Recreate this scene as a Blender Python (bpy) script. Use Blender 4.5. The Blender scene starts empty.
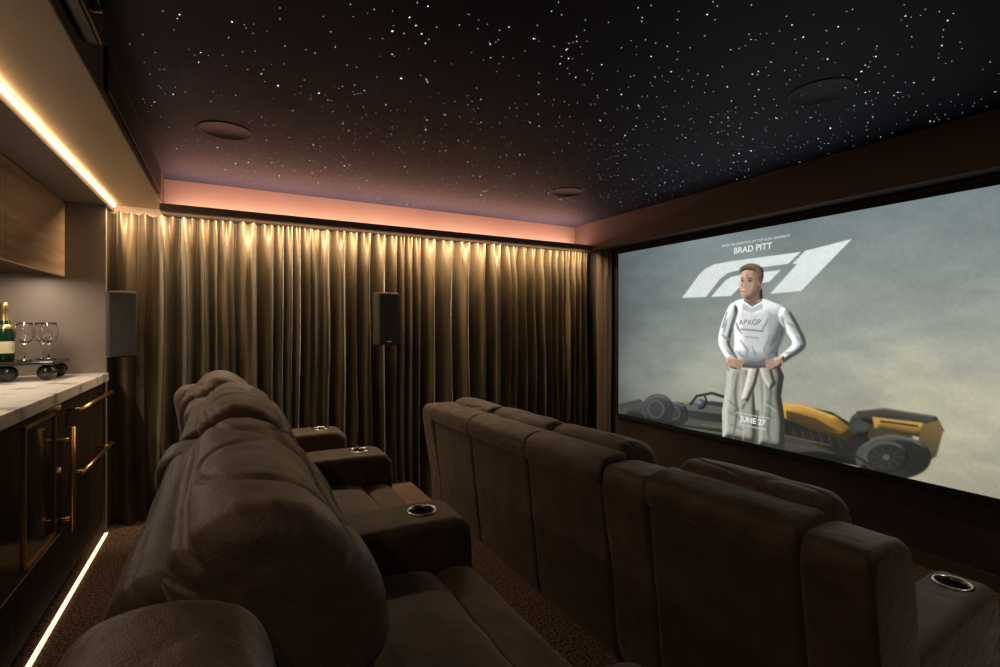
import bpy, bmesh, math, random
import numpy as np
from mathutils import Vector, Matrix, noise

random.seed(7); np.random.seed(7)
scene = bpy.context.scene
try:
    scene.view_settings.view_transform = 'Standard'
except Exception:
    pass

# ------------------------------------------------------------------ materials
def mat(name, col=(0.5,0.5,0.5), rough=0.6, metal=0.0, sheen=0.0, spec=0.5, col2=None, nscale=8, nstretch=(1,1,1),
        bump=0.0, bscale=60, bstretch=(1,1,1), emit=None, estr=0.0, trans=0.0, ior=1.45, detail=6, lo=0.35, hi=0.65, bdist=0.01, dist=0.0, fine=0.0, fscale=350, bdetail=4, shr=0.35):
    m = bpy.data.materials.new(name); m.use_nodes = True
    nt = m.node_tree; b = nt.nodes['Principled BSDF']
    b.inputs['Base Color'].default_value = (*col,1)
    b.inputs['Roughness'].default_value = rough
    b.inputs['Metallic'].default_value = metal
    b.inputs['Specular IOR Level'].default_value = spec
    b.inputs['IOR'].default_value = ior
    if trans: b.inputs['Transmission Weight'].default_value = trans
    if sheen:
        b.inputs['Sheen Weight'].default_value = sheen
        b.inputs['Sheen Roughness'].default_value = shr
    tc = nt.nodes.new('ShaderNodeTexCoord')
    if col2 is not None:
        mp = nt.nodes.new('ShaderNodeMapping'); mp.inputs['Scale'].default_value = nstretch
        nt.links.new(tc.outputs['Object'], mp.inputs['Vector'])
        n = nt.nodes.new('ShaderNodeTexNoise'); n.inputs['Scale'].default_value = nscale; n.inputs['Detail'].default_value = detail
        nt.links.new(mp.outputs[0], n.inputs['Vector'])
        r = nt.nodes.new('ShaderNodeValToRGB')
        r.color_ramp.elements[0].position = lo; r.color_ramp.elements[0].color = (*col,1)
        r.color_ramp.elements[1].position = hi; r.color_ramp.elements[1].color = (*col2,1)
        nt.links.new(n.outputs['Fac'], r.inputs['Fac']); nt.links.new(r.outputs['Color'], b.inputs['Base Color'])
    if bump:
        mp2 = nt.nodes.new('ShaderNodeMapping'); mp2.inputs['Scale'].default_value = bstretch
        nt.links.new(tc.outputs['Object'], mp2.inputs['Vector'])
        n2 = nt.nodes.new('ShaderNodeTexNoise'); n2.inputs['Scale'].default_value = bscale; n2.inputs['Detail'].default_value = bdetail
        n2.inputs['Distortion'].default_value = dist
        nt.links.new(mp2.outputs[0], n2.inputs['Vector'])
        bp = nt.nodes.new('ShaderNodeBump'); bp.inputs['Strength'].default_value = bump; bp.inputs['Distance'].default_value = bdist
        nt.links.new(n2.outputs['Fac'], bp.inputs['Height'])
        last = bp
        if fine:
            n3 = nt.nodes.new('ShaderNodeTexNoise'); n3.inputs['Scale'].default_value = fscale
            nt.links.new(tc.outputs['Object'], n3.inputs['Vector'])
            b3 = nt.nodes.new('ShaderNodeBump'); b3.inputs['Strength'].default_value = fine; b3.inputs['Distance'].default_value = .003
            nt.links.new(n3.outputs['Fac'], b3.inputs['Height']); nt.links.new(bp.outputs[0], b3.inputs['Normal']); last = b3
        nt.links.new(last.outputs[0], b.inputs['Normal'])
    if emit is not None:
        b.inputs['Emission Color'].default_value = (*emit,1); b.inputs['Emission Strength'].default_value = estr
    return m

M_sofa  = mat('brown_velvet_upholstery', (0.072,0.046,0.034), 0.46, sheen=0.45, spec=0.42, col2=(0.112,0.075,0.056), nscale=11, bump=0.5, bscale=10, bstretch=(1.2,.7,1.4), bdist=0.022, bdetail=3, fine=.6, fscale=330, shr=.35)
M_sofad = mat('brown_velvet_dark', (0.062,0.040,0.030), 0.52, sheen=0.4, spec=0.38, col2=(0.090,0.060,0.045), nscale=10, bump=0.3, bscale=9, bdist=.02, bdetail=3, fine=.6, fscale=330, shr=.35)
M_base  = mat('seat_base_black', (0.015,0.013,0.012), 0.6)
M_curt  = mat('gold_brown_velvet', (0.066,0.047,0.029), 0.40, sheen=0.9, spec=0.45, col2=(0.145,0.107,0.067), nscale=6, nstretch=(1.6,1,0.25), bump=0.3, bscale=30, bstretch=(1,1,.3), shr=.22)
M_curtd = mat('dark_return_velvet', (0.09,0.06,0.04), 0.7, sheen=0.4)
M_carpet= mat('brown_carpet', (0.060,0.037,0.029), 0.95, spec=0.1, col2=(0.36,0.235,0.18), nscale=85, detail=3, bump=1.0, bscale=130, bdist=0.02, lo=.38, hi=.64)
M_ceil  = mat('midnight_ceiling', (0.023,0.026,0.052), 0.65, spec=0.3, col2=(0.040,0.043,0.080), nscale=1.2)
M_wall  = mat('dark_brown_wall', (0.075,0.052,0.042), 0.75, spec=0.25, col2=(0.09,0.063,0.05), nscale=3)
M_walls = mat('screen_wall_fabric', (0.05,0.038,0.036), 0.9, spec=0.1, col2=(0.065,0.05,0.046), nscale=4)
M_niche = mat('taupe_niche_paint', (0.18,0.145,0.12), 0.6, col2=(0.21,0.17,0.14), nscale=3)
M_cove  = mat('cove_paint', (0.32,0.24,0.21), 0.7, col2=(0.35,0.27,0.235), nscale=2)
M_beam  = mat('brown_beam_paint', (0.10,0.074,0.070), 0.6, col2=(0.12,0.088,0.08), nscale=2)
M_cream = mat('cream_soffit', (0.36,0.28,0.19), 0.45, col2=(0.40,0.31,0.21), nscale=2)
M_oak   = mat('oak_veneer', (0.26,0.165,0.095), 0.45, col2=(0.42,0.29,0.19), nscale=9, nstretch=(1,0.15,2.5), bump=0.1, bscale=40, bstretch=(1,.1,2))
M_dkwood= mat('dark_wood_veneer', (0.024,0.015,0.011), 0.7, spec=.18, col2=(0.05,0.031,0.021), nscale=10, nstretch=(1,3,0.2))
M_marble= mat('pale_marble', (0.88,0.84,0.79), 0.12, col2=(0.36,0.30,0.27), nscale=7, detail=12, lo=0.54, hi=0.70)
M_gold  = mat('brushed_brass', (0.78,0.55,0.25), 0.3, metal=1.0, col2=(0.70,0.48,0.2), nscale=30)
M_black = mat('gloss_black', (0.012,0.012,0.013), 0.2, col2=(0.018,0.018,0.02), nscale=10)
M_spk   = mat('speaker_black', (0.05,0.04,0.034), 0.5, bump=0.3, bscale=300, bdist=.002)
M_grill = mat('speaker_grille', (0.035,0.029,0.028), 0.6, bump=0.5, bscale=400, bdist=.002)
M_csp   = mat('ceiling_speaker_grille', (0.020,0.019,0.028), 0.6, bump=0.5, bscale=400, bdist=.002)
M_chrome= mat('cup_ring_steel', (0.72,0.70,0.67), 0.22, metal=1.0, col2=(.65,.63,.6), nscale=20)
M_cup   = mat('cup_inner_black', (0.02,0.02,0.02), 0.3, col2=(.03,.03,.03), nscale=10)
M_glass = mat('clear_glass', (0.97,0.97,0.97), 0.02, trans=1.0, ior=1.45)
M_green = mat('green_bottle_glass', (0.006,0.022,0.010), 0.08, col2=(0.008,0.030,0.013), nscale=5)
M_label = mat('bottle_label', (0.55,0.47,0.28), 0.5, col2=(0.62,0.56,0.40), nscale=25)
M_foil  = mat('bottle_foil', (0.30,0.22,0.10), 0.3, metal=.8, col2=(.36,.27,.12), nscale=20)
M_smoke = mat('smoked_glass', (0.015,0.012,0.010), 0.10, spec=.35, col2=(0.03,0.02,0.015), nscale=3)
M_ledw  = mat('led_warm', (1,0.8,0.5), emit=(1.0,0.62,0.30), estr=22)
M_ledf  = mat('led_floor', (1,0.9,0.8), emit=(1.0,0.70,0.47), estr=1.7)
M_metal = mat('dark_metal', (0.05,0.045,0.04), 0.4, metal=0.7, col2=(.06,.05,.045), nscale=20)
M_frame = mat('screen_frame_black', (0.006,0.006,0.007), 0.8, col2=(.008,.008,.009), nscale=20)

# ------------------------------------------------------------------ helpers
def link(o, parent=None):
    scene.collection.objects.link(o)
    if parent: o.parent = parent
    return o
def empty(name, loc=(0,0,0)):
    e = bpy.data.objects.new(name, None); e.location = (0,0,0); scene.collection.objects.link(e); return e
def mk(name, v, f, m, parent=None, smooth=True):
    me = bpy.data.meshes.new(name); me.from_pydata([tuple(p) for p in v], [], f); me.update()
    bm = bmesh.new(); bm.from_mesh(me); bmesh.ops.recalc_face_normals(bm, faces=bm.faces); bm.to_mesh(me); bm.free()
    if smooth:
        for p in me.polygons: p.use_smooth = True
    me.materials.append(m)
    return link(bpy.data.objects.new(name, me), parent)
def box(name, x0,x1,y0,y1,z0,z1, m, parent=None, bevel=0.0):
    bm = bmesh.new(); bmesh.ops.create_cube(bm, size=1)
    for v in bm.verts:
        v.co = Vector(((x0+x1)/2+v.co.x*(x1-x0), (y0+y1)/2+v.co.y*(y1-y0), (z0+z1)/2+v.co.z*(z1-z0)))
    if bevel: bmesh.ops.bevel(bm, geom=list(bm.edges), offset=bevel, segments=3, affect='EDGES', profile=0.5)
    me = bpy.data.meshes.new(name); bm.to_mesh(me); bm.free(); me.materials.append(m)
    return link(bpy.data.objects.new(name, me), parent)
def crom(pts, k=5):
    out=[]; n=len(pts)
    for i in range(n):
        p0,p1,p2,p3=[np.array(pts[(i+j-1)%n],float) for j in range(4)]
        for s in range(k):
            t=s/k
            out.append(0.5*((2*p1)+(-p0+p2)*t+(2*p0-5*p1+4*p2-p3)*t*t+(-p0+3*p1-3*p2+p3)*t**3))
    return np.array(out)
def loft(name, prof, y0, y1, r, m, parent=None, puff=0.0, wr=0.0, wf=6.0, off=(0,0), nm=18, k=6, seed=0.0, crease=.55, seams=(), sd=.007, sw=.10, ends=0.0):
    """seams: positions (in profile control index units) of stitched grooves running along the part;
       ends: depth of the gathered stitching at the two ends"""
    P = crom(prof,k) + np.array(off)
    mn,mx = P.min(0),P.max(0); c=(mn+mx)/2; h=(mx-mn)/2
    secs=[]
    for i in range(7):
        a=i/6*math.pi/2; secs.append((y0+r*(1-math.cos(a)), r*(1-math.sin(a))))
    for i in range(1,nm): secs.append((y0+r+(y1-y0-2*r)*i/nm, 0))
    for i in range(7):
        a=(6-i)/6*math.pi/2; secs.append((y1-r*(1-math.cos(a)), r*(1-math.sin(a))))
    V=[];F=[];n=len(P)
    for y,d in secs:
        t=(2*(y-y0)/(y1-y0)-1)
        pf=puff*(1-t**4)
        s=np.maximum((h-d+pf)/h, 0.08)
        for j,p in enumerate(P):
            q=c+(p-c)*s
            x,z=q
            dirv=(q-c); L=np.linalg.norm(dirv)+1e-6
            dd=0.0
            for sm in seams:
                dj=(j/k-sm+len(prof)/2)%len(prof)-len(prof)/2
                dd-=sd*math.exp(-(dj/sw)**2)
            if ends:
                e_=max(0,(abs(t)-.62)/.38)
                dd-=ends*e_*(.5+.5*math.sin(j*2*math.pi/n*17+2*noise.noise(Vector((j*.2,y*3,seed)))))*(1-max(0,(abs(t)-.93)/.07))
            if wr:
                nv=noise.noise(Vector((x*wf+seed,y*wf*0.8,z*wf)))+0.3*noise.noise(Vector((x*wf*2.3,y*wf*2+seed,z*wf*2.3)))
                rg=abs(noise.noise(Vector(((x+z)*wf*1.4+seed+9,(y-z*.6)*wf*.7,z*wf*1.2))))
                nv-= crease*math.exp(-(rg/.055)**2)
                dd+=nv*wr
            x+=dirv[0]/L*dd; z+=dirv[1]/L*dd
            V.append((x,y,z))
    ns=len(secs)
    for i in range(ns-1):
        for j in range(n):
            F.append((i*n+j,i*n+(j+1)%n,(i+1)*n+(j+1)%n,(i+1)*n+j))
    for base in (0,(ns-1)*n):
        ci=len(V); V.append(tuple(np.mean([V[base+j] for j in range(n)],axis=0)))
        for j in range(n): F.append((base+j,base+(j+1)%n,ci))
    return mk(name,V,F,m,parent)
def lathe(name, prof, c, m, parent=None, n=32):
    V=[];F=[];k=len(prof)
    for i in range(n):
        a=2*math.pi*i/n
        for r,z in prof: V.append((c[0]+r*math.cos(a),c[1]+r*math.sin(a),c[2]+z))
    for i in range(n):
        for j in range(k-1):
            F.append((i*k+j,((i+1)%n)*k+j,((i+1)%n)*k+j+1,i*k+j+1))
    o=mk(name,V,F,m,parent)
    bm=bmesh.new(); bm.from_mesh(o.data); bmesh.ops.remove_doubles(bm,verts=bm.verts,dist=1e-5)
    bmesh.ops.recalc_face_normals(bm,faces=bm.faces); bm.to_mesh(o.data); bm.free()
    return o
def tube(name, pts, r, m, parent=None, n=10):
    V=[];F=[]
    for i,p in enumerate(pts):
        p=Vector(p); a=Vector(pts[max(i-1,0)]); b=Vector(pts[min(i+1,len(pts)-1)])
        d=(b-a).normalized(); u=d.orthogonal().normalized() if abs(d.z)>.99 else d.cross(Vector((0,0,1))).normalized(); w=d.cross(u)
        for j in range(n):
            t=2*math.pi*j/n; V.append(p+u*r*math.cos(t)+w*r*math.sin(t))
    for i in range(len(pts)-1):
        for j in range(n): F.append((i*n+j,i*n+(j+1)%n,(i+1)*n+(j+1)%n,(i+1)*n+j))
    F.append(tuple(range(n))); F.append(tuple(range((len(pts)-1)*n,len(pts)*n)))
    return mk(name,V,F,m,parent)
def area(name, loc, sx, sy, power, col, rot):
    l=bpy.data.lights.new(name,'AREA'); l.shape='RECTANGLE'; l.size=sx; l.size_y=sy; l.energy=power; l.color=col
    o=bpy.data.objects.new(name,l); o.location=loc; o.rotation_euler=rot; scene.collection.objects.link(o); return o

# ------------------------------------------------------------------ camera geometry
F_PX=495.0; H=1.35; YAW=math.radians(28.8); HOR=325.0
sY,cY=math.sin(YAW),math.cos(YAW)
cam=bpy.data.cameras.new('camera'); co=bpy.data.objects.new('camera',cam); scene.collection.objects.link(co)
co.location=(0,0,H); co.rotation_euler=(math.pi/2,0,-YAW)
cam.sensor_width=36; cam.lens=F_PX/1000*36; cam.shift_y=-(333.5-HOR)/1000; cam.clip_start=0.02
scene.camera=co

XW=3.44; YW=4.28; XL=-1.40; YB=-1.6; ZC=2.40; ZF=-0.20
XR=1.38   # platform edge
# ------------------------------------------------------------------ room shell
box('floor', XL,XW,YB,YW,ZF-0.1,ZF, M_carpet)
box('floor_platform', XL,XR,YB,YW,ZF,0, M_carpet)
box('floor_screen_plinth', 2.98,XW,YB,3.75,ZF,-.01, M_carpet)
box('wall_far', XL-.1,XW+.1,YW,YW+.1,ZF-.1,ZC+.1, M_cove)
box('wall_right', XW,XW+.1,YB,YW,ZF-.1,ZC+.1, M_walls)
box('wall_left', XL-.1,XL,YB,YW,ZF-.1,ZC+.1, M_wall)
box('wall_near', XL-.1,XW+.1,YB-.1,YB,ZF-.1,ZC+.1, M_wall)
box('ceiling', XL-.1,XW+.1,YB-.1,YW+.1,ZC,ZC+.1, M_ceil)
box('ceiling_bulkhead', -1.40,-0.40,YB,YW,2.19,ZC, M_wall)
box('trim_cream_soffit', -0.675,-0.402,YB,YW,2.178,2.19, M_cream)
box('trim_lower_soffit', -1.40,-0.69,YB,YW,2.13,2.19, M_niche)
box('wall_niche_end', -1.40,-0.695,4.05,4.09,0,2.13, M_niche)
box('trim_cove_ledge', -0.40,3.27,4.0,YW,2.12,2.14, M_beam)
box('trim_cove_lip', -0.40,3.27,3.985,4.0,2.115,2.165, M_beam)
box('ceiling_beam', 3.27,XW,YB,YW,2.12,ZC, M_beam)
box('baseboard_right', 3.425,XW,YB,3.75,-.009,.07, M_wall)

# ------------------------------------------------------------------ star lights
V=[];F=[];cols=[]
def star(x,y,r,s,c):
    b=len(V)
    for j in range(6):
        a=math.pi/3*j; V.append((x+r*math.cos(a),y+r*math.sin(a),ZC-.002)); cols.append((c[0]*s,c[1]*s,c[2]*s,1))
    F.append(tuple(range(b,b+6)))
for i in range(2700):
    x=-.36+3.59*random.random()**.85; y=random.uniform(-1.2,4.2)
    q=random.random()
    c=random.choice([(0.6,0.78,1),(0.5,0.7,1),(0.8,0.88,1),(1,.93,.9)])
    if q<0.02: star(x,y,0.0030,5,c)
    elif q<0.16: star(x,y,0.0022,3.4,c)
    else: star(x,y,0.0015,random.choice([1.1,1.8,2.5]),c)
me=bpy.data.meshes.new('fibre_optic_star_lights'); me.from_pydata(V,[],F)
ca=me.color_attributes.new('Col','FLOAT_COLOR','POINT'); ca.data.foreach_set('color',np.array(cols,np.float32).ravel())
def emis_mat(name, strength=1.0):
    m=bpy.data.materials.new(name); m.use_nodes=True; nt=m.node_tree
    for n in list(nt.nodes): nt.nodes.remove(n)
    o=nt.nodes.new('ShaderNodeOutputMaterial'); e=nt.nodes.new('ShaderNodeEmission'); a=nt.nodes.new('ShaderNodeVertexColor'); a.layer_name='Col'
    e.inputs['Strength'].default_value=strength
    nt.links.new(a.outputs['Color'],e.inputs['Color']); nt.links.new(e.outputs[0],o.inputs['Surface']); return m
me.materials.append(emis_mat('star_emission'))
link(bpy.data.objects.new('fibre_optic_star_lights',me))

# ceiling speakers
for (x,y) in ((-0.01,3.06),(2.34,1.26),(2.35,3.17)):
    lathe('ceiling_speaker',[(0,-.002),(.122,-.002),(.124,-.004),(.132,-.004),(.134,-.002),(.134,0)],(x,y,ZC),M_csp,n=48)

# air grille on bulkhead side
g=empty('air_vent_grille')
box('frame_top',-.40,-.388,2.3,3.95,2.365,2.38,M_metal,g); box('frame_bottom',-.40,-.388,2.3,3.95,2.215,2.23,M_metal,g)
box('frame_end_1',-.40,-.388,2.3,2.315,2.215,2.38,M_metal,g); box('frame_end_2',-.40,-.388,3.935,3.95,2.215,2.38,M_metal,g)
box('frame_backing',-.40,-.397,2.3,3.95,2.22,2.375,M_black,g)
for i in range(7):
    z=2.240+i*.019; box('louvre_%d'%i,-.398,-.388,2.31,3.94,z,z+.006,M_metal,g)
# projector
p=empty('projector')
box('body',-.40,-.345,1.45,1.98,2.23,2.385,M_black,p,bevel=.012)
lens=lathe('lens',[(0,0.0),(.03,.004),(.032,.02),(.045,.022),(.048,-.02)],(0,0,0),M_smoke,p)
lens.rotation_euler=(0,math.pi/2,0); lens.location=(-.345,1.83,2.31)

# ------------------------------------------------------------------ LED strips
box('led_strip_soffit', -0.689,-0.680,-1.0,YW-.02,2.163,2.176, M_ledw)
box('led_strip_floor', -0.698,-0.680,-1.0,4.03,0.001,0.008, M_ledf)
area('cove_led_light',(1.43,4.10,2.155),3.6,.02,15,(1.0,0.42,0.30),(math.radians(180+4),0,0))
area('cove_wash_light',(1.43,4.225,2.155),3.6,.02,11,(1.0,0.64,0.40),(math.radians(180-6),0,0))
area('curtain_led_light',(1.30,4.045,2.108),3.9,.02,54,(1.0,0.73,0.43),(math.radians(26),0,0))
area('niche_led_light',(-1.00,3.2,1.645),.05,1.5,11,(1.0,0.82,0.64),(0,0,0))

# ------------------------------------------------------------------ curtains
def curtain(name, x0,x1, base, amp, m, ztop, zb, axis='x', seed=0, step=.004, period=.115, lim=.085):
    n=int((x1-x0)/step); rows=30; V=[];F=[]
    ph=0;phs=[];amps=[]
    for i in range(n+1):
        x=x0+step*i
        loc=period*(1+0.95*noise.noise(Vector((x*3.1+seed,0.3,0)))+.3*noise.noise(Vector((x*8+seed,3,0))))
        ph+=2*math.pi*step/max(loc,.045); phs.append(ph)
        amps.append(amp*(0.95+0.9*noise.noise(Vector((x*4.3+seed,5,0)))))
    for r in range(rows+1):
        t=r/rows
        for i in range(n+1):
            x=x0+step*i
            top=ztop+0.006*abs(math.sin(phs[i])); bot=zb(x)
            z=top+(bot-top)*t
            w=min(1,t*7)
            wob=0.5*noise.noise(Vector((x*3+seed,z*1.2,7)))*t*2
            s1=math.sin(phs[i]+wob)
            fold=1-2*abs(math.sin((phs[i]+wob)/2))**1.1
            fold=-fold if noise.noise(Vector((x*1.3+seed,11,0)))>0.1 else 0.75*fold+.3*s1
            pinch=0.4*math.sin(phs[i]*2+.6)*(1-w)
            drift=0.5*noise.noise(Vector((x*7+seed,z*0.9,2)))*min(1,t*3)
            y=base+amps[i]*((0.4+0.6*w)*fold+pinch+drift)+0.006*noise.noise(Vector((x*40,z*1.8,seed)))
            y=min(max(y,base-lim),base+lim)
            xs=x+0.010*math.sin(z*2.1+x*7)*t
            V.append((xs,y,z) if axis=='x' else (y,xs,z))
    for r in range(rows):
        for i in range(n):
            a=r*(n+1)+i; F.append((a,a+1,a+n+2,a+n+1))
    return mk(name,V,F,m)
curtain('velvet_curtain',-1.0,3.36,4.175,.082,M_curt,2.108,lambda x: .006 if x<XR+.01 else ZF+.006,lim=.090)
curtain('velvet_curtain',3.84,4.06,3.38,.03,M_curtd,2.10,lambda x: ZF+.006,axis='y',seed=9,lim=.05)

# ------------------------------------------------------------------ wall speakers
def speaker(x,y,z,ang,w=.08):
    e=empty('wall_speaker')
    d,h=.06,.21
    b=box('cabinet',-w,w,-d,d,-h,h,M_spk,e,bevel=.008); gr=box('grille',-w+.008,w-.008,-d-.008,-d,-h+.01,h-.01,M_grill,e,bevel=.003)
    bd=box('badge',-.02,.02,-d-.010,-d-.007,-h+.025,-h+.033,M_chrome,e)
    tube('bracket',[(0,d,0),(0,d+.09,0),(0,YW-y,0)],.014,M_metal,e)
    for o in (b,gr,bd): o.rotation_euler=(0,0,ang)
    e.location=(x,y,z)
speaker(-.600,3.955,1.355,math.radians(14),.074); speaker(1.12,3.96,1.40,math.radians(10),.085)

# ------------------------------------------------------------------ seating rows
def cup(x,y,z,parent):
    lathe('cup_holder',[(.060,-.002),(.060,.004),(.056,.007),(.050,.006),(.047,.002),(.046,-.065),(.0,-.066)],(x,y,z),M_chrome,parent)
    lathe('cup_liner',[(.0455,-.004),(.0445,-.062),(0,-.063)],(x,y,z),M_cup,parent)
def row(name, dx, dz, seats, arms, zfloor, front=False, rot=0, piv=(0,0)):
    e=empty(name)
    if rot: e.matrix_world=Matrix.Translation((*piv,0))@Matrix.Rotation(rot,4,'Z')@Matrix.Translation((-piv[0],-piv[1],0))
    for i,s in enumerate(seats):
        a,b=s[0],s[1]; ex=s[2] if len(s)>2 else 0; o=(dx+ex,dz); X=dx+ex
        if front:
            loft('back_shell_%d'%i,[(-.10,.12),(-.155,.5),(-.19,.80),(-.195,.90),(-.17,.955),(-.10,.975),(-.02,.95),(.0,.90),(.04,.7),(.10,.4),(.12,.12),(0,.08)],a,b,.022,M_sofad,e,off=o,wr=.004)
            loft('rear_flap_%d'%i,[(-.212,.885),(-.218,.925),(-.20,.972),(-.13,.998),(-.05,.992),(-.06,.95),(-.14,.93),(-.185,.89),(-.198,.872)],a-.004,b+.004,.02,M_sofa,e,off=o,wr=.005,wf=9)
            pr=[(-.06,.96),(-.045,1.005),(.01,1.025),(.08,1.015),(.15,.965),(.185,.87),(.17,.77),(.11,.73),(.02,.80),(-.02,.9)]; pa,pb,rr=a+.01,b-.01,.04
            sm=(); en=0
        else:
            loft('back_shell_%d'%i,[(-.08,.12),(-.125,.5),(-.155,.80),(-.160,.90),(-.145,.955),(-.10,.985),(-.02,.97),(.0,.90),(.04,.7),(.10,.4),(.12,.12),(0,.08)],a,b,.03,M_sofad,e,off=o,wr=.008,k=12,seams=(2.1,),sd=.006,sw=.08)
            pr=[(-.088,.965),(-.075,1.02),(-.01,1.065),(.08,1.06),(.165,1.00),(.235,.90),(.235,.79),(.15,.72),(.02,.80),(-.04,.9)]; pa,pb,rr=a-.03,b+.03,.05
            sm=(1.25,4.3); en=.0035
        loft('head_pillow_%d'%i,pr,pa,pb,rr,M_sofa,e,off=o,puff=.008,wr=.014 if not front else .006,wf=4.5,seed=i*3.1+5,nm=60,k=16,crease=.8,seams=sm,sd=.009,sw=.09,ends=en)
        loft('lumbar_pad_%d'%i,[(.06,.46),(.04,.7),(.1,.78),(.19,.78),(.245,.7),(.255,.58),(.22,.48),(.13,.45)],a+.005,b-.005,.05,M_sofa,e,off=o,wr=.006)
        loft('seat_cushion_%d'%i,[(.12,.30),(.12,.44),(.25,.47),(.45,.475),(.60,.465),(.66,.43),(.66,.33),(.4,.29)],a+.005,b-.005,.04,M_sofa,e,off=o,puff=.006,wr=.006,k=12,seams=(2.6,),sd=.008,sw=.07)
        loft('foot_rest_%d'%i,[(.675,.12),(.665,.40),(.69,.445),(.76,.45),(.82,.42),(.85,.34),(.84,.15),(.8,.10),(.72,.10)],a+.005,b-.005,.035,M_sofa,e,off=o,wr=.004)
        box('base_%d'%i,-.08+X,.78+X,a+.02,b-.02,zfloor+.002,.31+dz,M_base,e)
    for i,s in enumerate(arms):
        a,b=s[0],s[1]; ex=s[2] if len(s)>2 else 0; o=(dx+ex,dz); X=dx+ex
        ar=loft('arm_%d'%i,[(-.05,.06),(-.06,.45),(0,.585),(.12,.612),(.35,.618),(.60,.618),(.76,.612),(.82,.580),(.84,.50),(.84,.10),(.80,.05),(.4,.04)],a,b,.04,M_sofa,e,off=o,wr=.003)
        yc=(a+b)/2
        bm=bmesh.new(); bmesh.ops.create_cone(bm,cap_ends=True,segments=32,radius1=.05,radius2=.05,depth=.16)
        me=bpy.data.meshes.new('c'); bm.to_mesh(me); bm.free(); cu=bpy.data.objects.new('c',me); scene.collection.objects.link(cu)
        md=ar.modifiers.new('b','BOOLEAN'); md.object=cu; md.operation='DIFFERENCE'; md.solver='EXACT'
        bpy.context.view_layer.update()
        cu.matrix_world=e.matrix_world@Matrix.Translation((.67+X,yc,.62+dz)); bpy.context.view_layer.update()
        dg=bpy.context.evaluated_depsgraph_get(); nm=bpy.data.meshes.new_from_object(ar.evaluated_get(dg)); ar.modifiers.clear(); ar.data=nm
        bpy.data.objects.remove(cu)
        cup(.67+X,yc,.617+dz,e)
        if front: wp=[(-.09,.12),(-.15,.5),(-.20,.80),(-.212,.90),(-.198,.955),(-.15,.972),(-.03,.968),(.03,.94),(.065,.84),(.10,.62),(.12,.4),(.1,.12)]
        else: wp=[(-.08,.12),(-.13,.5),(-.175,.80),(-.19,.90),(-.17,.95),(-.12,.970),(-.03,.962),(.03,.93),(.065,.84),(.10,.62),(.12,.4),(.1,.12)]
        loft('wing_%d'%i,wp,a,b,.026 if front else .05,M_sofa,e,off=o,wr=.005,seed=i*2.)
        box('arm_base_%d'%i,-.03+X,.80+X,a+.03,b-.03,zfloor+.002,.10+dz,M_base,e)
    return e
row('theater_seating_row',0,0,[(.85,1.73),(1.99,2.82),(3.06,3.56,-.07)],[(.59,.85),(1.73,1.99),(2.80,3.06),(3.56,3.80,-.10)],0)
row('theater_seating_row',1.625,-.20,[(.82,1.37),(1.61,2.16),(2.16,2.76),(2.76,3.30)],[(.635,.82),(1.37,1.61),(3.30,3.48)],ZF,front=True,rot=math.radians(3.3),piv=(1.4,.68))

# ------------------------------------------------------------------ bar cabinetry
c=empty('bar_cabinet')
box('carcass',-1.38,-.725,-1.0,4.045,.07,.985,M_dkwood,c)
box('plinth',-1.38,-.76,-1.0,4.045,.001,.07,M_black,c)
def front(n,y0,y1,z0,z1,m=M_dkwood): return box(n,-.725,-.71,y0+.002,y1-.002,z0+.002,z1-.002,m,c,bevel=.002)
front('drawer_1',3.14,4.04,.78,.98); front('drawer_2',3.14,4.04,.44,.78); front('drawer_3',3.14,4.04,.08,.44)
front('door_1',1.50,2.30,.08,.98); front('door_2',.70,1.50,.08,.98)
front('fridge_lower_panel',2.30,3.14,.08,.34); 
front('fridge_door',2.30,3.14,.34,.98,M_smoke)
def bar(n,y0,y1,z0,z1,x=-.700): box(n,-.712,x,y0,y1,z0,z1,M_gold,c,bevel=.002)
bar('fridge_frame_bottom',2.62,3.02,.375,.39); bar('fridge_frame_top',2.62,3.02,.93,.945)
bar('fridge_frame_side_1',2.62,2.632,.375,.945); bar('fridge_frame_side_2',3.008,3.02,.375,.945)
def handle(n,a,b):
    a=Vector(a);b=Vector(b); d=(b-a).normalized()
    tube(n+'_bar',[a,(a+b)/2,b],.011,M_gold,c,n=14)
    for k,q in enumerate((a+d*.06,b-d*.06)):
        tube(n+'_post_%d'%k,[(-.712,q.y,q.z),((q.x-.712)/2,q.y,q.z),(q.x,q.y,q.z)],.008,M_gold,c)
handle('drawer_handle_1',(-.655,3.2,.92),(-.655,3.99,.92)); handle('drawer_handle_2',(-.655,3.25,.59),(-.655,3.99,.59))
handle('fridge_handle',(-.655,3.08,.36),(-.655,3.08,.86))
box('worktop',-1.38,-.68,-1.0,4.048,.987,1.04,M_marble,c,bevel=.004)
u=empty('upper_cabinet')
box('carcass',-1.39,-.915,1.2,4.048,1.66,2.128,M_dkwood,u)
for i,(a,b) in enumerate(((1.2,2.15),(2.15,3.10),(3.10,4.046))):
    box('door_%d'%i,-.915,-.898,a+.002,b-.002,1.652,2.125,M_oak,u,bevel=.002)

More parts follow.
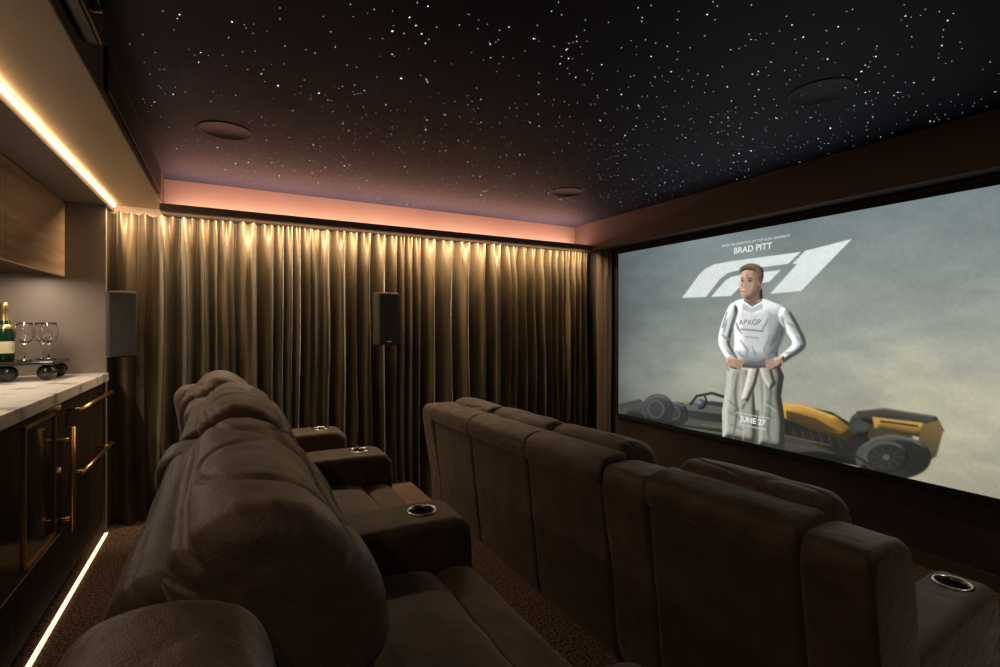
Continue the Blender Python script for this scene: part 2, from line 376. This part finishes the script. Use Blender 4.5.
# things on the worktop
t=empty('serving_tray')
box('board',-1.22,-.845,3.60,3.93,1.128,1.148,M_black,t,bevel=.008)
for i,(x,y) in enumerate(((-1.05,3.65),(-.89,3.66),(-.89,3.88),(-1.16,3.87))):
    lathe('ball_foot_%d'%i,[(0.044*math.sin(a),0.044*math.cos(a)) for a in np.linspace(0.0001,math.pi-.0001,14)],(x,y,1.0845),M_black,t)
b=empty('champagne_bottle')
lathe('glass',[(0,0),(.038,0),(.042,.006),(.042,.15),(.038,.18),(.022,.225),(.0155,.25),(.0145,.29),(0,.29)],(-1.09,3.74,1.149),M_green,b)
lathe('label',[(.0425,.045),(.0427,.05),(.0427,.105),(.0425,.11)],(-1.09,3.74,1.149),M_label,b)
lathe('foil',[(.0225,.226),(.0165,.25),(.0165,.285),(.018,.29),(.018,.31),(.012,.325),(0,.328)],(-1.09,3.74,1.149),M_foil,b)
lathe('neck_band',[(.0385,.180),(.0385,.182),(.031,.204),(.0300,.204)],(-1.09,3.74,1.149),M_foil,b)
def wineglass(x,y):
    lathe('wine_glass',[(0,.0),(.034,.001),(.034,.003),(.006,.010),(.0035,.03),(.0035,.085),(.012,.098),(.032,.115),(.043,.145),(.044,.165),(.038,.195),(.033,.215),
        (.0318,.215),(.0365,.195),(.0425,.165),(.0415,.146),(.031,.118),(.010,.102),(0,.100)],(x,y,1.149),M_glass,n=40)
wineglass(-1.0,3.72); wineglass(-.915,3.80); wineglass(-.96,3.87)

# ------------------------------------------------------------------ projection screen with picture
XS=XW-.03
def w_from_px(px,py,X=XS):
    uu=(px-500)/F_PX; tt=X/(sY+cY*uu)
    return tt*(cY-sY*uu), H+(HOR-py)/F_PX*tt
yl,zt=w_from_px(618.5,254); _,zb=w_from_px(618.5,413)
SH=zt-zb; SW=SH*16/9*1.0; yr=yl-SW
Wc=900; Hc=int(Wc*SH/SW)
def C(p):
    y,z=w_from_px(*p); return ((yl-y)/SW*Wc,(zt-z)/SH*Hc)
def vnoise(sx,sy,seed):
    rs=np.random.RandomState(seed); g=rs.rand(sy+2,sx+2)
    xs=np.linspace(0,sx,Wc); ys=np.linspace(0,sy,Hc)
    xi=np.minimum(xs.astype(int),sx-1); yi=np.minimum(ys.astype(int),sy-1); xf=xs-xi; yf=ys-yi
    xf=xf*xf*(3-2*xf); yf=yf*yf*(3-2*yf)
    a=g[np.ix_(yi,xi)];b2=g[np.ix_(yi,xi+1)];c2=g[np.ix_(yi+1,xi)];d=g[np.ix_(yi+1,xi+1)]
    X_,Y_=np.meshgrid(xf,yf)
    return a*(1-X_)*(1-Y_)+b2*X_*(1-Y_)+c2*(1-X_)*Y_+d*X_*Y_
cl=0.42*vnoise(3,3,1)+0.27*vnoise(6,7,2)+0.18*vnoise(13,15,3)+0.11*vnoise(28,32,4)
gx,gy=np.meshgrid(np.linspace(0,1,Wc),np.linspace(0,1,Hc))
def mixc(a,b,t): return np.array(a)*(1-t[...,None])+np.array(b)*t[...,None]
top=mixc((97,110,115),(124,136,138),np.clip(gx*1.3,0,1))
bot=mixc((118,122,115),(166,160,138),np.clip(gx*1.2,0,1))
gy2=gy**1.2
img=top*(1-gy2[...,None])+bot*gy2[...,None]
glow=np.exp(-(((gx-.52)/.33)**2+((gy-.5)/.45)**2)); img+=glow[...,None]*np.array((24,24,19))
warm=np.clip((cl-.40)*3,0,1)*np.clip(gx*1.6-.2,0,1)*np.clip(gy*1.8-.2,0,1)
img+=warm[...,None]*np.array((22,17,5))
img*= (0.78+0.46*cl)[...,None]
img*= (1-0.22*np.exp(-gx/.07))[...,None]
img*= (1-.18*np.clip((gy-.8)/.2,0,1)*(1-gx))[...,None]
SS=3
def gauss(a,s):
    r=int(3*s); k=np.exp(-.5*(np.arange(-r,r+1)/s)**2); k/=k.sum()
    p_=np.pad(a,((r,r),(0,0))); o=sum(k[i]*p_[i:i+a.shape[0]] for i in range(2*r+1))
    p_=np.pad(o,((0,0),(r,r))); return sum(k[i]*p_[:,i:i+a.shape[1]] for i in range(2*r+1))
def fill(pts,col,blur=0,alpha=1.0,smooth=False,grad=None,vol=None):
    global img
    if smooth: pts=[tuple(q) for q in crom(pts,5)]
    q=np.array([C(p_) for p_ in pts])
    x0=max(int(q[:,0].min())-4-blur*3,0);x1=min(int(q[:,0].max())+5+blur*3,Wc)
    y0=max(int(q[:,1].min())-4-blur*3,0);y1=min(int(q[:,1].max())+5+blur*3,Hc)
    if x1<=x0 or y1<=y0: return
    nx=(x1-x0)*SS; ny=(y1-y0)*SS
    X_,Y_=np.meshgrid(x0+(np.arange(nx)+.5)/SS,y0+(np.arange(ny)+.5)/SS)
    ins=np.zeros(X_.shape,bool); n=len(q)
    for i in range(n):
        xa,ya=q[i];xb,yb=q[(i+1)%n]
        if ya==yb: continue
        cnd=((ya>Y_)!=(yb>Y_)) & (X_<(xb-xa)*(Y_-ya)/(yb-ya)+xa); ins^=cnd
    mk_=ins.reshape(y1-y0,SS,x1-x0,SS).mean((1,3))
    m0=mk_.copy()
    for _ in range(blur):
        pd=np.pad(mk_,1,mode='edge')
        mk_=(pd[:-2,1:-1]+pd[2:,1:-1]+pd[1:-1,:-2]+pd[1:-1,2:]+2*pd[1:-1,1:-1])/6
    mk_=(mk_*alpha)[...,None]
    cc=np.array(col,float)
    if grad is not None:
        c2=np.array(grad[0],float); h_,w_=mk_.shape[:2]
        t_=np.linspace(0,1,w_)[None,:,None] if grad[1]=='h' else np.linspace(0,1,h_)[:,None,None]
        cc=cc*(1-t_)+c2*t_
    if vol is not None:
        s,st=vol; B=gauss(m0,s); by,bx=np.gradient(B)
        sh=(bx*.8+by*.5)*s*2.5
        cc=cc*(1+np.clip(sh*st,-.6,.25))[...,None]
    img[y0:y1,x0:x1]=img[y0:y1,x0:x1]*(1-mk_)+cc*mk_
def ell(cx,cy,rx,ry,col,blur=0,alpha=1.0,rot=0,grad=None,vol=None):
    r_=math.radians(rot)
    fill([(cx+rx*math.cos(a)*math.cos(r_)-ry*math.sin(a)*math.sin(r_),cy+rx*math.cos(a)*math.sin(r_)+ry*math.sin(a)*math.cos(r_)) for a in np.linspace(0,2*math.pi,28,endpoint=False)],col,blur,alpha,grad=grad,vol=vol)
def line(pts,w,col,blur=0,alpha=1.0):
    L=[];R=[]
    for i,pp in enumerate(pts):
        a=np.array(pts[max(i-1,0)],float);b_=np.array(pts[min(i+1,len(pts)-1)],float);d=b_-a;d/=np.linalg.norm(d)+1e-9
        ww=w*(.35 if i in (0,len(pts)-1) and blur>=3 else 1)
        nn=np.array((-d[1],d[0]))*ww/2; L.append(tuple(np.array(pp)+nn));R.append(tuple(np.array(pp)-nn))
    fill(L+R[::-1],col,blur,alpha)
def gblur(a,n):
    for _ in range(n):
        pd=np.pad(a,((1,1),(1,1),(0,0)),mode='edge')
        a=(pd[:-2,1:-1]+pd[2:,1:-1]+pd[1:-1,:-2]+pd[1:-1,2:]+2*pd[1:-1,1:-1])/6
    return a
# logo
LG=(216,223,222)
fill([(682,298),(699,275),(705,269),(714,264.5),(730,261.5),(801,252),(788,264),(738,270.5),(728,273),(720,279),(706,297)],LG,blur=1)
fill([(711,297),(725,281),(731,277),(740,275),(781,270),(769,282),(747,285),(739,288),(731,296)],LG,blur=1)
fill([(805,251),(852,239),(801,291),(770,294),(797,264),(792,264)],LG,blur=1)
bg=img.copy()
# ---- racing car
K=(24,26,29)
ell(745,450,135,20,(58,60,56),blur=30,alpha=.6)
fill([(619,404),(640,399),(652,408),(642,417),(619,412)],(44,48,50),blur=2)
fill([(622,414),(626,405),(650,400),(685,403),(712,401),(735,404),(790,403),(832,412),(855,426),(872,440),(872,468),(830,461),(760,449),(700,437),(655,427)],(46,48,48),blur=2,grad=((26,26,25),'h'),vol=(9,1.6))
fill([(662,404),(690,402),(735,409),(735,416),(690,410),(662,410)],(96,102,100),blur=3,alpha=.7)
fill([(640,412),(670,414),(700,420),(735,424),(735,430),(690,426),(650,419)],(74,76,72),blur=3,alpha=.7)
line([(690,405),(697,396),(712,393),(728,398)],2.8,K,blur=1); line([(704,394),(708,404)],2.0,K,blur=1)
ell(701,404,5.5,5.5,(58,66,76),blur=2,vol=(4,2)); ell(699,402,2,2,(120,124,122),blur=2); ell(686,402,2.5,1.8,(150,122,60),blur=1)
for x_,y_,rx_ in ((676,413,12),(658,409,16)):
    ell(x_,y_,rx_,rx_*.95,(42,44,46),blur=2,vol=(5,2)); ell(x_+3,y_+3,rx_*.8,rx_*.75,(28,29,31),blur=3); ell(x_-2,y_,rx_*.55,rx_*.6,(62,64,62),blur=2); ell(x_-2,y_,rx_*.42,rx_*.46,(40,42,44),blur=2)
    line([(x_-rx_*.7,y_-rx_*.55),(x_,y_-rx_*.85),(x_+rx_*.6,y_-rx_*.6)],1.6,(104,108,104),blur=3,alpha=.7)
fill([(782,402),(803,404),(836,416),(856,432),(846,440),(812,430),(784,418)],(172,130,58),blur=2,grad=((124,88,38),'h'),vol=(7,2.2))
fill([(786,410),(815,418),(840,432),(812,428),(786,419)],(58,48,32),blur=4,alpha=.85)
line([(784,404),(803,406),(834,417)],1.4,(204,180,116),blur=2,alpha=.8)
line([(640,421),(700,430),(770,441),(835,453)],2.0,(84,86,80),blur=3)
line([(700,424),(770,433),(830,445)],3.4,(122,98,50),blur=3,alpha=.6)
fill([(735,430),(800,438),(830,450),(800,452),(740,442)],(58,57,52),blur=4,alpha=.8)
for x_ in range(792,846,9): line([(x_,428+(x_-792)*.2),(x_+4,438+(x_-792)*.22)],1.2,(70,62,46),blur=2,alpha=.6)
ell(864,424,15,13,(40,42,42),blur=2,vol=(5,2)); ell(861,424,8,7,(56,57,55),blur=3); line([(853,417),(863,412),(873,417)],1.4,(96,98,92),blur=2,alpha=.6)
fill([(868,424),(912,430),(912,445),(868,438)],(52,44,30),blur=2)
fill([(856,411),(884,408),(936,416),(944,431),(922,434),(872,424),(858,419)],(46,44,41),blur=2,vol=(5,2))
fill([(872,416.5),(922,422.5),(934,431),(920,437),(874,428)],(168,128,56),blur=2,grad=((112,82,36),'v'),vol=(5,1.5))
line([(880,421),(918,426)],2.0,(56,46,32),blur=1); line([(858,411),(884,409),(936,417)],1.0,(110,108,98),blur=1,alpha=.7)
fill([(922,424),(938,420),(943,431),(936,456),(924,463),(918,440)],(118,92,46),blur=2,grad=((44,40,34),'v'))
ell(893,457,38,22,(48,49,49),blur=2,vol=(8,2.4)); ell(899,459,31,19,(28,29,29),blur=3); ell(886,457,23,16,(54,55,52),blur=2,vol=(5,1.5)); ell(886,457,19,13,(30,31,31),blur=3); ell(886,457,4,3,(74,72,66),blur=2)
for a in range(0,360,36):
    line([(886+6*math.cos(math.radians(a)),457+4*math.sin(math.radians(a))),(886+17*math.cos(math.radians(a)),457+11.5*math.sin(math.radians(a)))],1.0,(48,49,47),blur=2)
line([(862,446),(876,437.5),(893,435.5),(912,439),(926,448)],2.2,(100,100,92),blur=3,alpha=.7)
line([(862,440),(850,452),(872,466)],2.6,K,blur=2)
hz=np.clip(.10+.20*np.clip(1-gx/.45,0,1)+.45*(cl-.4),0,.5)[...,None]
img=img*(1-hz)+(bg*.5+np.array((62,61,55)))*hz
# ---- driver figure
SK=(170,140,120); SKd=(122,96,80); WH=(206,208,205); WHd=(130,135,136)
fill([(732,362),(752,366),(757,385),(757,430),(755,470),(723,470),(722,410),(726,386),(727,370)],(152,153,140),blur=1,vol=(7,1.8))
fill([(752,364),(778,362),(784,376),(781,396),(785,420),(784,470),(757,470),(756,420)],(132,134,122),blur=1,vol=(7,2.2))
fill([(755,410),(752,470),(758,470),(759,410)],(80,82,76),blur=4,alpha=.7)
for pl in ([(738,372),(735,392),(737,414),(733,440)],[(768,370),(771,392),(768,430),(770,445)],[(745,370),(751,384),(754,396)],[(776,378),(776,400)],[(728,400),(738,408)],[(764,400),(776,408)],[(730,424),(744,430)],[(762,412),(774,418)],[(728,412),(740,418)],[(748,400),(742,408),(732,412)]): line(pl,3.0,(98,100,92),blur=5,alpha=.9)
for pl in ([(742,374),(740,396),(741,418)],[(764,376),(765,398),(763,424)],[(730,382),(728,405)],[(744,420),(743,440)],[(766,404),(776,411)]): line(pl,3.0,(184,184,170),blur=5,alpha=.8)
fill([(750,360),(761,363),(756,384),(748,402),(741,398),(746,380)],(174,173,158),blur=2,vol=(4,2)); fill([(758,362),(770,364),(776,384),(770,390),(762,378)],(156,155,142),blur=2,vol=(4,2))
fill([(733,359),(755,364),(778,360),(778,364),(755,369),(733,364)],(120,121,110),blur=3,alpha=.8)
fill([(745,290),(762,288),(763,303),(753,309),(743,303)],SKd,blur=1,vol=(4,2))
fill([(734,302),(744,299),(752,305),(762,299),(775,303),(787,309),(790,320),(784,336),(778,350),(777,364),(755,368),(733,364),(734,346),(731,326),(730,310)],WH,smooth=True,blur=1,grad=((172,175,174),'h'),vol=(12,2.2))
fill([(732,303),(725,314),(719,333),(719,345),(725,356),(731,363),(738,360),(733,350),(730,342),(734,326),(738,310)],WH,smooth=True,blur=1,vol=(5,2.2))
fill([(781,307),(791,313),(800,328),(806,342),(803,350),(791,358),(781,364),(776,359),(784,352),(792,343),(785,330),(778,318)],(192,194,190),smooth=True,blur=1,vol=(5,2.4))
fill([(768,312),(784,318),(780,346),(772,362),(764,362),(768,336)],WHd,blur=10,alpha=.45)
fill([(734,350),(776,354),(776,366),(734,364)],WHd,blur=7,alpha=.45)
fill([(743,303),(752,308),(762,303),(763,309),(752,313),(742,309)],WHd,blur=5,alpha=.5)
ell(744,318,8,8,(226,228,224),blur=10,alpha=.5); ell(762,318,5,7,(214,216,212),blur=8,alpha=.35)
line([(735,312),(733,328),(734,346)],2.0,WHd,blur=4,alpha=.9); line([(782,316),(785,330),(780,346)],2.6,(118,122,122),blur=4,alpha=.9)
for pl in ([(740,340),(748,350),(745,362)],[(770,336),(764,350),(768,362)],[(721,334),(726,338),(730,340)],[(796,336),(800,340),(803,345)],[(752,346),(755,354),(757,362)],[(727,350),(731,354),(736,356)],[(785,353),(790,353),(796,350)],[(738,352),(742,356),(748,358)],[(776,342),(770,350),(764,356)],[(736,322),(738,328),(742,334)],[(768,318),(766,324),(762,330)],[(746,356),(754,360),(762,360)],[(787,322),(793,326),(797,334)],[(727,318),(725,326),(723,334)]): line(pl,2.6,WHd,blur=5,alpha=.9)
line([(744,300),(752,306),(762,300)],1.4,(70,72,74),blur=1); line([(790,312),(798,326)],1.8,(74,76,80),alpha=.8,blur=1); line([(727,312),(722,328)],1.4,(74,76,80),alpha=.6,blur=1)
fill([(741,328.5),(764,330.5),(764,332.0),(741,330.0)],(96,98,102),alpha=.7,blur=1); fill([(745,336),(759,337.5),(759,338.6),(745,337.2)],(110,112,114),alpha=.6,blur=1)
fill([(726,358),(733,357),(741,361),(743,366),(736,369),(728,366)],SK,smooth=True,blur=1,vol=(3,1.5))
fill([(784,356),(776,357),(768,361),(766,366),(773,369),(781,366)],SK,smooth=True,blur=1,vol=(3,1.5))
for k in range(4):
    line([(735,359+2.3*k),(744-k*.8,362+2.4*k)],1.7,SK); line([(735,360.2+2.3*k),(743-k*.8,363+2.4*k)],.6,SKd)
    line([(774,359+2.3*k),(765+k*.8,362+2.4*k)],1.7,SK); line([(774,360.2+2.3*k),(766+k*.8,363+2.4*k)],.6,SKd)
line([(729,360),(727,366),(729,371)],1.8,SK); line([(781,360),(784,366),(782,371)],1.8,SK)
# head (three-quarter view looking left)
fill([(741.5,272),(741,279),(738.6,285.5),(740.2,287.5),(740.2,290),(741,294),(743.5,298),(749,299.5),(755.5,296),(760,289),(761.5,276),(757,268),(746,267)],SK,smooth=True,blur=1,vol=(5,2))
fill([(753,272),(762,272),(761,287),(756,296),(750,299.5),(751,292),(754,284)],SKd,smooth=True,blur=5,alpha=.7)
fill([(742,293.5),(747,294.5),(752,296),(748,299.5),(744,298.2)],(126,100,84),blur=3,alpha=.5)
fill([(740.6,279),(745,279),(745,282),(741,282)],(132,104,88),blur=3,alpha=.6); fill([(747,279),(753.5,279.5),(753,282.5),(747.5,282)],(126,98,82),blur=3,alpha=.7)
line([(740.9,278.2),(744,277.8)],.9,(84,62,50),blur=1); line([(747.5,278),(753,278.8)],1.0,(84,62,50),blur=1)
ell(742.4,280.6,1.0,.7,(56,46,42),blur=1); ell(750.2,280.8,1.3,.8,(56,46,42),blur=1)
line([(743.6,281),(741.6,286.6),(744,287.6)],.8,SKd,blur=1); line([(741,291.6),(746,292)],.9,(122,84,74),blur=1)
ell(759.4,283.3,1.6,3.0,(146,116,98),blur=1)
fill([(740.5,273),(739.5,269),(742,266.5),(745,265),(749,263.6),(756,264.2),(761,267),(763.5,272),(763,279),(761,283),(759.2,278),(756.5,272.5),(751,270.5),(746,270.2),(743,271)],(94,77,63),smooth=True,blur=1,vol=(4,1.5))
for pl in ([(741,268.5),(747,266),(754,266.5)],[(745,269.5),(752,267.5),(759,270)],[(756,266.5),(760.5,270),(762,276)]): line(pl,.9,(132,110,88),blur=1,alpha=.7)
line([(746,270),(753,269),(760,275)],.8,(64,50,42),blur=1,alpha=.8)
fill([(758,276),(762.5,278),(760.5,286),(758.5,281)],(82,64,54),blur=2,alpha=.7)
img=gblur(img,1)
tex=0.5*vnoise(150,90,21)+.5*vnoise(300,170,22)
img*=(.985+.07*tex)[...,None]
img+= (np.random.RandomState(5).rand(Hc,Wc,1)-.5)*3
img*=1.03
img=np.clip(img,0,255)/255.0
lin=np.where(img<=0.04045,img/12.92,((img+0.055)/1.055)**2.4)
ys=yl-np.linspace(0,1,Wc)*SW; zs=zt-np.linspace(0,1,Hc)*SH
YY,ZZ=np.meshgrid(ys,zs)
vs=np.stack([np.full_like(YY,XS),YY,ZZ],-1).reshape(-1,3).astype(np.float32)
ii=np.arange(Wc*Hc).reshape(Hc,Wc)
fs=np.stack([ii[:-1,:-1],ii[1:,:-1],ii[1:,1:],ii[:-1,1:]],-1).reshape(-1,4)
sc=empty('projection_screen')
me=bpy.data.meshes.new('picture'); me.vertices.add(len(vs)); me.vertices.foreach_set('co',vs.ravel())
me.loops.add(fs.size); me.loops.foreach_set('vertex_index',fs.ravel().astype(np.int32))
me.polygons.add(len(fs)); me.polygons.foreach_set('loop_start',(np.arange(len(fs))*4).astype(np.int32))
try: me.polygons.foreach_set('loop_total',np.full(len(fs),4,np.int32))
except Exception: pass
me.update(calc_edges=True); me.validate()
ca=me.color_attributes.new('Col','FLOAT_COLOR','POINT')
ca.data.foreach_set('color',np.concatenate([lin.reshape(-1,3),np.ones((Wc*Hc,1))],1).astype(np.float32).ravel())
me.materials.append(emis_mat('projected_picture')); link(bpy.data.objects.new('picture',me),sc)
fr=.035
box('frame_top',XS-.012,XW,yr-fr,yl+fr,zt,zt+fr,M_frame,sc); box('frame_bottom',XS-.012,XW,yr-fr,yl+fr,zb-fr,zb,M_frame,sc)
box('frame_side_1',XS-.012,XW,yl,yl+fr,zb,zt,M_frame,sc); box('frame_side_2',XS-.012,XW,yr-fr,yr,zb,zt,M_frame,sc)
box('backing',XS+.003,XW,yr,yl,zb,zt,M_frame,sc)
def flatmat(n,c):
    m=bpy.data.materials.new(n); m.use_nodes=True; nt=m.node_tree
    for x in list(nt.nodes): nt.nodes.remove(x)
    o=nt.nodes.new('ShaderNodeOutputMaterial'); e=nt.nodes.new('ShaderNodeEmission'); e.inputs[0].default_value=(*c,1); nt.links.new(e.outputs[0],o.inputs[0]); return m
M_tw=flatmat('title_white',(.78,.8,.78)); M_td=flatmat('title_dark',(.08,.085,.09))
def text(s,px0,px1,py,m,name,bold=0.0):
    cu=bpy.data.curves.new(name,'FONT'); cu.body=s; cu.align_x='CENTER'; cu.align_y='CENTER'; cu.size=1; cu.offset=bold
    o=bpy.data.objects.new(name,cu); scene.collection.objects.link(o); bpy.context.view_layer.update()
    w=o.dimensions.x
    dg=bpy.context.evaluated_depsgraph_get(); me=bpy.data.meshes.new_from_object(o.evaluated_get(dg)); bpy.data.objects.remove(o)
    ya,_=w_from_px(px0,py); yb_,_=w_from_px(px1,py); yc,zc=w_from_px((px0+px1)/2,py)
    s_=(ya-yb_)/w; me.materials.clear(); me.materials.append(m)
    me.transform(Matrix(((0,0,-1,XS-.002),(-s_,0,0,(ya+yb_)/2),(0,s_,0,zc),(0,0,0,1))))
    link(bpy.data.objects.new(name,me),sc)
text('FROM THE DIRECTOR OF TOP GUN: MAVERICK',722,790,241,M_tw,'title_line_small')
text('BRAD PITT',734,772,248.5,M_tw,'title_line_name',.02)
text('JUNE 27',740,766,421,M_tw,'title_line_date',.03)
text('ONLY IN THEATERS AND IN CINEMAS',736,769,415.5,M_tw,'title_line_release'); text('FILMED FOR THE BIG SCREEN',739,766,427,M_tw,'title_line_format')
text('APXGP',739,761,322.5,M_td,'title_suit_logo',.0)

# ------------------------------------------------------------------ added fill spots and world ambient
def fill_spot(x,y,power,col=(1,.80,.62),ang=120):  # unseen fill spot with made-up ceiling trim, added to brighten seats and carpet
    lathe('fill_spot_trim',[(0,-.001),(.03,-.001),(.034,-.006),(.045,-.006),(.046,0)],(x,y,ZC),M_metal)
    l=bpy.data.lights.new('fill_spot_lamp','SPOT'); l.energy=power; l.color=col; l.spot_size=math.radians(ang); l.spot_blend=1; l.shadow_soft_size=.03
    o=bpy.data.objects.new('fill_spot_lamp',l); o.location=(x,y,ZC-.03); scene.collection.objects.link(o)
fill_spot(-.3,-.15,15); fill_spot(2.85,-.2,34)
w=bpy.data.worlds.new('world'); scene.world=w; w.use_nodes=True
w.node_tree.nodes['Background'].inputs[0].default_value=(.02,.018,.02,1); w.node_tree.nodes['Background'].inputs[1].default_value=.3
